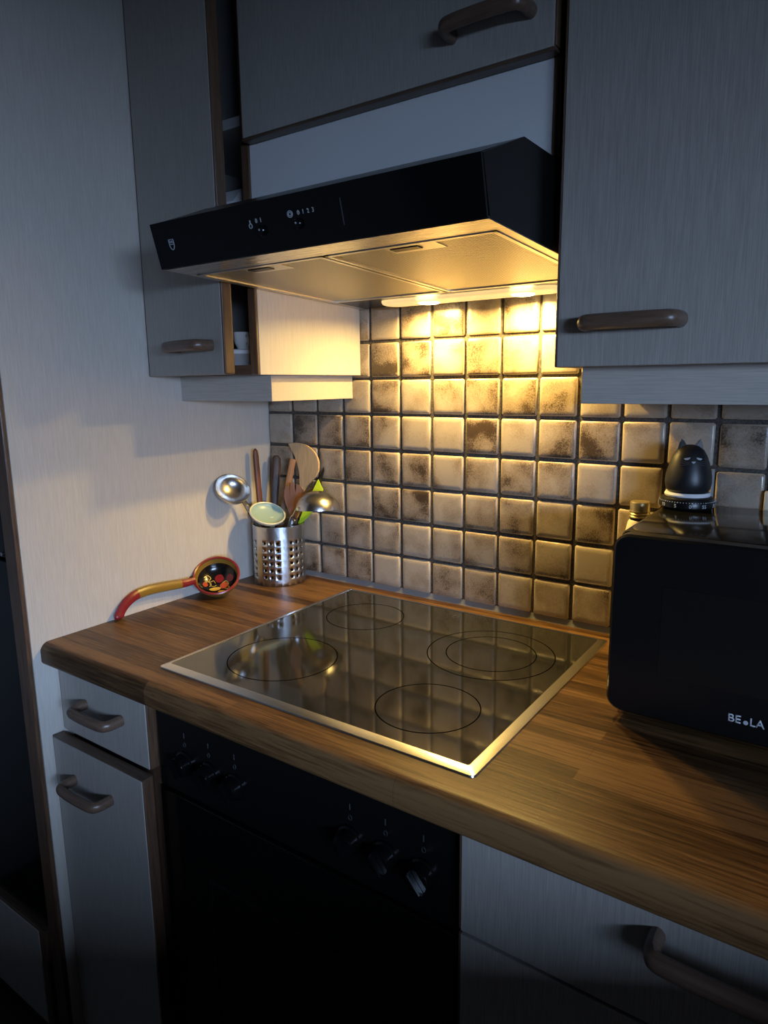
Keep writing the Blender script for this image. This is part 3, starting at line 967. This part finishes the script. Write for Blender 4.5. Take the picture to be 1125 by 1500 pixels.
# ------------------------------------------------------------------ utensil holder with punched holes
hc = (1.05, -0.92)
HR, HH = 0.79, 1.8
uh = thing('utensil_holder', 'perforated stainless steel utensil holder in the worktop corner', 'holder', U(hc[0], hc[1], -0.12))
bm = bmesh.new()
ca0 = math.atan2(-0.72, 0.69)
ncol, nrow = 24, 6
zz0, dzr = 0.28, 0.21
def cyl(r, th_, z): return U(hc[0] + r * math.cos(th_), hc[1] + r * math.sin(th_), -0.12 + z)
def holder_wall(r):
    da = 2 * math.pi / ncol
    cache = {}
    def V(th_, z):
        k = (round(th_ % (2 * math.pi), 4), round(z, 4))
        if k not in cache: cache[k] = bm.verts.new(cyl(r, th_, z))
        return cache[k]
    zl = [0.0, zz0 - dzr / 2] + [zz0 + dzr * (i + 0.5) for i in range(nrow)] + [HH - 0.03, HH]
    for c in range(ncol):
        t0 = ca0 - math.radians(3) + (c - 0.5) * da
        tm, t1 = t0 + da / 2, t0 + da
        for zi in range(len(zl) - 1):
            za, zb = zl[zi], zl[zi + 1]
            zm = (za + zb) / 2
            hole = 1 <= zi <= nrow and c % 4 != 1
            cs = [(t0, za), (t1, za), (t1, zb), (t0, zb)]
            per = [(cs[i][0] + (cs[(i + 1) % 4][0] - cs[i][0]) * q / 4, cs[i][1] + (cs[(i + 1) % 4][1] - cs[i][1]) * q / 4) for i in range(4) for q in range(4)]
            if not hole:
                q = [V(*p) for p in per]
                bm.faces.new(q)
                continue
            hr = 0.047
            angs = [225 + 22.5 * g for g in range(16)]
            inner = [V(tm + hr * math.cos(math.radians(g)) / r, zm + hr * math.sin(math.radians(g))) for g in angs]
            outer = [V(*p) for p in per]
            for i in range(16): bm.faces.new((outer[i], outer[(i + 1) % 16], inner[(i + 1) % 16], inner[i]))
holder_wall(HR)
sm = bm
me_o = obj('holder_wall', sm, 'steelv', uh, smooth=50)
so = me_o.modifiers.new('sheet', 'SOLIDIFY')
so.thickness = 0.02 * S
so.offset = -1
obj('holder_base', lathe([(0, 0.0), (HR - 0.03, 0.0), (HR - 0.03, 0.03), (0, 0.03)], (hc[0], hc[1], -0.12), seg=40), 'steelv', uh)
obj('rim', lathe([(HR - 0.035, HH - 0.015), (HR + 0.008, HH - 0.015), (HR + 0.008, HH + 0.012), (HR - 0.035, HH + 0.012), (HR - 0.035, HH - 0.015)], (hc[0], hc[1], -0.12), seg=48), 'steelv', uh)

# ------------------------------------------------------------------ utensils in the holder
def bowl(center, nrm, r, depth, th, seg=36):
    """open ladle bowl: centre of the opening, outward normal of the opening"""
    n_ = 9
    out = [(r * math.sin(math.pi / 2 * i / n_), -depth * math.cos(math.pi / 2 * i / n_)) for i in range(n_ + 1)]
    inn = [((r - th) * math.sin(math.pi / 2 * i / n_), -(depth - th) * math.cos(math.pi / 2 * i / n_)) for i in range(n_, -1, -1)]
    return lathe(out + inn, center, nrm, seg)


WD = {}
def woodc(key, c1, c2, axis='z'):
    M[key] = wood(key, c1, c2, axis, 0.5)
woodc('wood_red', (0.17, 0.055, 0.028), (0.09, 0.03, 0.018))
woodc('wood_dark', (0.075, 0.045, 0.032), (0.035, 0.022, 0.016))
woodc('wood_mid', (0.27, 0.14, 0.06), (0.17, 0.085, 0.035))
woodc('wood_light', (0.70, 0.49, 0.28), (0.50, 0.33, 0.17))
woodc('wood_brown', (0.17, 0.075, 0.04), (0.09, 0.04, 0.022))
M['enamel'] = mat('cream_enamel', (0.78, 0.74, 0.55), 0.3)
M['teal'] = mat('pale_teal_enamel', (0.36, 0.50, 0.46), 0.3)
M['lime'] = mat('lime_silicone', (0.55, 0.75, 0.03), 0.45)

G = 'utensils standing in the steel holder'
view = Vector((0.67, -0.70, 0.25))
# steel ladle leaning to the pale side panel
t = thing('ladle', 'steel ladle with bowl open upwards leaning toward the side panel', 'ladle', U(0.85, -0.45, -0.05), G)
nb = Vector((0.66, -0.26, 0.70)).normalized()
obj('bowl', bowl((0.46, -2.16, 2.88), nb, 0.53, 0.40, 0.02), 'chrome', t)
obj('handle', tube(curve([(0.38, -1.74, 2.52), (0.39, -1.60, 2.30), (0.53, -1.34, 1.72), (0.70, -0.90, 0.9), (0.85, -0.45, -0.04)], 6), 0.075, 10, flat=(1.0, 0.3), up=(0.7, -0.4, 0.3)), 'chrome', t)
# reddish wooden rod
t = thing('wooden_spoon', 'reddish brown wooden rod handle standing upright in the holder', 'utensil', U(0.55, -1.0, -0.05), G)
obj('handle', tube([(0.31, -1.03, 3.95), (0.31, -1.03, 3.88), (0.32, -1.03, 3.7), (0.40, -1.02, 2.2), (0.55, -1.0, -0.05)], [0.02, 0.08, 0.10, 0.10, 0.08], 12, flat=(1, .8)), 'wood_red', t)
# cream enamel ladle at the front
t = thing('enamel_ladle', 'cream enamel ladle with pale teal inside at the front of the holder', 'ladle', U(1.1, -1.2, -0.05), G)
nb = (view * 0.62 + Vector((0.72, 0.69, 0)) * 0.20 + Vector((-.17, .18, .97)) * 0.70).normalized()
n_ = 9
r0, dp, th = 0.55, 0.25, 0.05
cb_ = (1.02, -1.33, 2.06)
obj('bowl', lathe([(r0 * math.sin(math.pi / 2 * i / n_), -dp * math.cos(math.pi / 2 * i / n_)) for i in range(n_ + 1)] + [(r0 - th * .5, .02), (r0 - th, 0.0)], cb_, nb, 36, cap=False), 'enamel', t)
obj('bowl_inside', lathe([((r0 - th) * math.sin(math.pi / 2 * i / n_), -(dp - th) * math.cos(math.pi / 2 * i / n_)) for i in range(n_ + 1)], cb_, nb, 36, cap=False), 'teal', t)
obj('handle', tube(curve([(0.98, -1.14, 1.90), (0.99, -1.12, 1.6), (1.05, -1.15, 0.9), (1.1, -1.2, -0.05)], 5), 0.07, 10, flat=(1, .5), up=(.7, -.7, 0)), 'enamel', t)
# dark handle against the tiles
t = thing('wooden_spoon', 'dark brown wooden handle in the holder against the tiles', 'utensil', U(0.55, -0.65, -0.05), G)
obj('handle', tube([(0.48, -0.30, 3.68), (0.48, -0.30, 3.6), (0.48, -0.32, 3.4), (0.53, -0.55, 2.0), (0.57, -0.68, -0.05)], [0.07, 0.13, 0.15, 0.12, 0.08], 12, flat=(1, .6), up=(.7, -.7, 0)), 'wood_dark', t)
# mid-brown stick
t = thing('wooden_stick', 'mid-brown flat wooden stick rising behind the wooden fork', 'utensil', U(0.8, -0.85, -0.05), G)
obj('handle', tube([(1.29, -0.42, 3.62), (1.27, -0.44, 3.5), (1.13, -0.58, 2.6), (1.01, -0.70, 1.94), (0.80, -0.86, -0.05)], 0.10, 10, flat=(1, .4), up=(.7, -.7, 0)), 'wood_mid', t)
# big pale wooden spatula
t = thing('wooden_spatula', 'large pale wooden spatula with curved blade in front of the tiles', 'spatula', U(1.0, -0.45, -0.05), G)
ol = curve([(0.93, 0, 4.06), (1.30, 0, 4.10), (1.72, 0, 4.02), (2.04, 0, 3.80), (2.18, 0, 3.48), (2.11, 0, 3.18), (1.88, 0, 2.95), (1.68, 0, 2.78), (1.58, 0, 2.62)], 4)
ol += curve([(1.42, 0, 2.62), (1.42, 0, 2.9), (1.40, 0, 3.2), (1.26, 0, 3.6), (1.08, 0, 3.88), (0.93, 0, 4.06)], 4)[:-1]
ol = [Vector((p.x, -0.23 - 0.06 * (3.6 - p.z), p.z)) for p in ol]
obj('blade', slab(ol, (0, -1, 0.06), 0.07, bev=0.015), 'wood_light', t)
obj('handle', tube([(1.50, -0.30, 2.75), (1.42, -0.35, 2.2), (1.26, -0.42, 1.66), (1.0, -0.45, -0.05)], 0.09, 10, flat=(1, .45), up=(0, -1, 0)), 'wood_light', t)
# brown wooden fork
t = thing('wooden_fork', 'brown wooden fork spatula with three slots in the holder', 'fork', U(1.3, -0.75, -0.05), G)
rt = Vector((0.72, 0.69, 0))
fc = Vector((1.52, -0.70, 0))
o2 = [(-.29, 2.70), (-.24, 2.84), (-.14, 2.90), (-.135, 2.62), (-.105, 2.62), (-.10, 2.93), (.04, 2.94), (.045, 2.64), (.075, 2.64), (.08, 2.92), (.20, 2.86), (.29, 2.72), (.31, 2.5), (.27, 2.3), (.12, 1.9), (.05, 1.6), (-.07, 1.6), (-.12, 1.9), (-.25, 2.3), (-.30, 2.5)]
obj('blade', slab([fc + rt * a_ + Vector((0.04 * (b_ - 2.3), -0.04 * (b_ - 2.3), b_)) for a_, b_ in o2], (0.69, -0.72, 0.1), 0.06, bev=0.012), 'wood_brown', t)
obj('handle', tube([(1.50, -0.69, 1.8), (1.47, -0.69, 1.5), (1.3, -0.75, -0.05)], 0.06, 10), 'wood_brown', t)
# inverted steel ladle
t = thing('ladle', 'steel ladle with its bowl upside down beside the lime spatula', 'ladle', U(1.4, -1.2, -0.05), G)
obj('bowl', bowl((2.62, -0.88, 2.26), Vector((0.05, -0.06, -1)), 0.65, 0.54, 0.02), 'chrome', t)
obj('handle', tube(curve([(2.10, -0.95, 2.42), (1.98, -0.94, 2.28), (1.78, -0.92, 2.0), (1.62, -0.98, 1.66), (1.4, -1.2, -0.03)], 6), 0.095, 10, flat=(1, .3), up=(.7, -.7, 0)), 'chrome', t)
# lime green spatula
t = thing('silicone_spatula', 'lime green silicone spatula leaning toward the tiles', 'spatula', U(1.5, -0.55, -0.05), G)
obj('blade', slab([(2.09, -0.20, 3.02), (2.26, -0.19, 2.72), (2.20, -0.24, 2.36), (1.82, -0.40, 1.86), (1.62, -0.50, 1.66), (1.52, -0.52, 1.66), (1.66, -0.42, 2.10), (1.90, -0.28, 2.62)], (0.35, -0.93, 0.1), 0.05), 'lime', t)
obj('handle', tube([(1.57, -0.52, 1.72), (1.5, -0.55, -0.05)], 0.05, 8), 'lime', t)
# black blade
t = thing('spatula', 'thin black spatula edge beside the pale wooden spatula', 'spatula', U(1.3, -0.33, -0.05), G)
obj('blade', slab([(2.26, -0.13, 3.40), (2.28, -0.13, 3.30), (2.10, -0.13, 2.8), (1.80, -0.15, 2.35), (1.70, -0.15, 2.35), (1.94, -0.13, 2.8)], (0.05, -1, 0), 0.03), 'blackp', t)
obj('handle', tube([(1.75, -0.15, 2.38), (1.46, -0.26, 1.9), (1.38, -0.31, 1.66), (1.3, -0.33, -0.05)], 0.04, 8), 'blackp', t)

# ------------------------------------------------------------------ painted wooden ladle on the worktop
M['red'] = mat('red_lacquer', (0.24, 0.016, 0.02), 0.3)
M['ochre'] = mat('gold_ochre_lacquer', (0.27, 0.15, 0.022), 0.3)
M['lacq'] = mat('black_lacquer', (0.008, 0.007, 0.006), 0.18)
M['orange'] = mat('orange_red_paint', (0.50, 0.07, 0.02), 0.3)
M['goldp'] = mat('gold_paint', (0.62, 0.40, 0.07), 0.3)
t = thing('painted_ladle', 'red and gold painted wooden ladle with floral bowl on the worktop', 'ladle', U(0.7, -3.9, -0.12))
bc = Vector((0.62, -3.10, 0.48))
bn = Vector((0.42, -0.48, 0.77)).normalized()
R0, DP = 0.66, 0.50
n_ = 10
prof_o = [(R0 * math.sin(math.pi / 2 * i / n_), -DP * math.cos(math.pi / 2 * i / n_)) for i in range(n_ + 1)]
bw = obj('bowl', lathe(prof_o, bc, bn, 40, cap=False), 'ochre', t)
obj('rim', lathe([(R0, -0.03), (R0 + 0.012, 0.0), (R0 - 0.02, 0.025), (R0 - 0.055, 0.005), (R0 - 0.05, -0.03), (R0, -0.03)], bc, bn, 40), 'red', bw)
inn = lambda rr_: -(DP - 0.05) * math.sqrt(max(0, 1 - (rr_ / (R0 - 0.045)) ** 2))
obj('gold_band', lathe([(R0 - 0.05, -0.01), (R0 - 0.06, inn(R0 - 0.06)), (R0 - 0.11, inn(R0 - 0.11))] + [(R0 - 0.11, inn(R0 - 0.11) - .01), (R0 - 0.05, -0.04)], bc, bn, 40, cap=False), 'ochre', bw)
obj('bowl_inside', lathe([((R0 - 0.085) * i / 9, inn((R0 - 0.085) * i / 9)) for i in range(10)], bc, bn, 40, cap=False), 'lacq', bw)
ub, vb_, _ = frame_from(bn)
# orient: rb to the right in the picture, ubk away from the viewer
rb = (Vector((0.72, 0.69, 0)) - bn * Vector((0.72, 0.69, 0)).dot(bn)).normalized()
ubk = bn.cross(rb).normalized()
def ip(a_, b_, lift=0.012):
    rr_ = math.hypot(a_, b_)
    return bc + rb * a_ + ubk * b_ + bn * (inn(rr_) + lift)
def paint(name, ca, cb2, ra, rb2, m, rot=0.0, lift=0.012):
    bm = bmesh.new()
    c0 = bm.verts.new(U(*ip(ca, cb2, lift)))
    ring_ = []
    for i in range(14):
        q = 2 * math.pi * i / 14
        x_, y_ = ra * math.cos(q), rb2 * math.sin(q)
        ring_.append(bm.verts.new(U(*ip(ca + x_ * math.cos(rot) - y_ * math.sin(rot), cb2 + x_ * math.sin(rot) + y_ * math.cos(rot), lift))))
    for i in range(14): bm.faces.new((c0, ring_[i], ring_[(i + 1) % 14]))
    return obj(name, bm, m, bw)
paint('painted_berry', 0.03, 0.16, 0.13, 0.13, 'red')
paint('painted_berry', 0.17, -0.09, 0.12, 0.12, 'orange')
paint('painted_berry', 0.34, 0.12, 0.10, 0.13, 'red', 0.5)
paint('painted_berry', -0.36, -0.06, 0.07, 0.09, 'orange')
paint('painted_leaf', -0.08, -0.20, 0.17, 0.07, 'goldp', 0.2)
paint('painted_leaf', 0.12, -0.33, 0.12, 0.05, 'goldp', -0.2)
for pts_ in ([(-.40, .16), (-.30, .24), (-.22, .17), (-.26, .10)], [(-.38, .02), (-.28, .05), (-.20, -.02), (-.24, -.12)], [(-.32, .10), (-.22, .06), (-.14, .10), (-.08, .02)],
             [(.12, .02), (.22, .06), (.28, .0), (.30, -.10)], [(.20, -.22), (.28, -.26), (.33, -.20), (.28, -.14)], [(-.05, -.05), (-.12, -.10), (-.2, -.08), (-.24, 0.0)]):
    cp_ = curve([Vector((a_, b_, 0)) for a_, b_ in pts_], 5)
    obj('painted_scroll', tube([ip(p.x, p.y, 0.012) for p in cp_], 0.012, 5), 'goldp', bw)
hp = curve([(0.30, -3.62, 0.40), (0.22, -3.95, 0.38), (0.16, -4.5, 0.42), (0.13, -5.1, 0.45), (0.12, -5.5, 0.40), (0.13, -5.8, 0.24), (0.16, -6.0, 0.02), (0.19, -6.02, -0.08)], 6)
n1, n2 = 7, 22
kw = dict(seg=10, flat=(1, .75), up=(1, 0, 0.2))
rad = [0.10 + 0.035 * math.sin(math.pi * i / (len(hp) - 1)) for i in range(len(hp))]
for i in range(len(hp) - 8, len(hp)): rad[i] *= (1.1, 1.15, 1.2, 1.2, 1.15, 1.0, 0.7, 0.3)[i - (len(hp) - 8)]
obj('handle_collar', tube(hp[:n1 + 1], rad[:n1 + 1], **kw), 'red', t)
obj('handle', tube(hp[n1:n2 + 1], rad[n1:n2 + 1], **kw), 'ochre', t)
obj('handle_tip', tube(hp[n2:], rad[n2:], **kw), 'red', t)
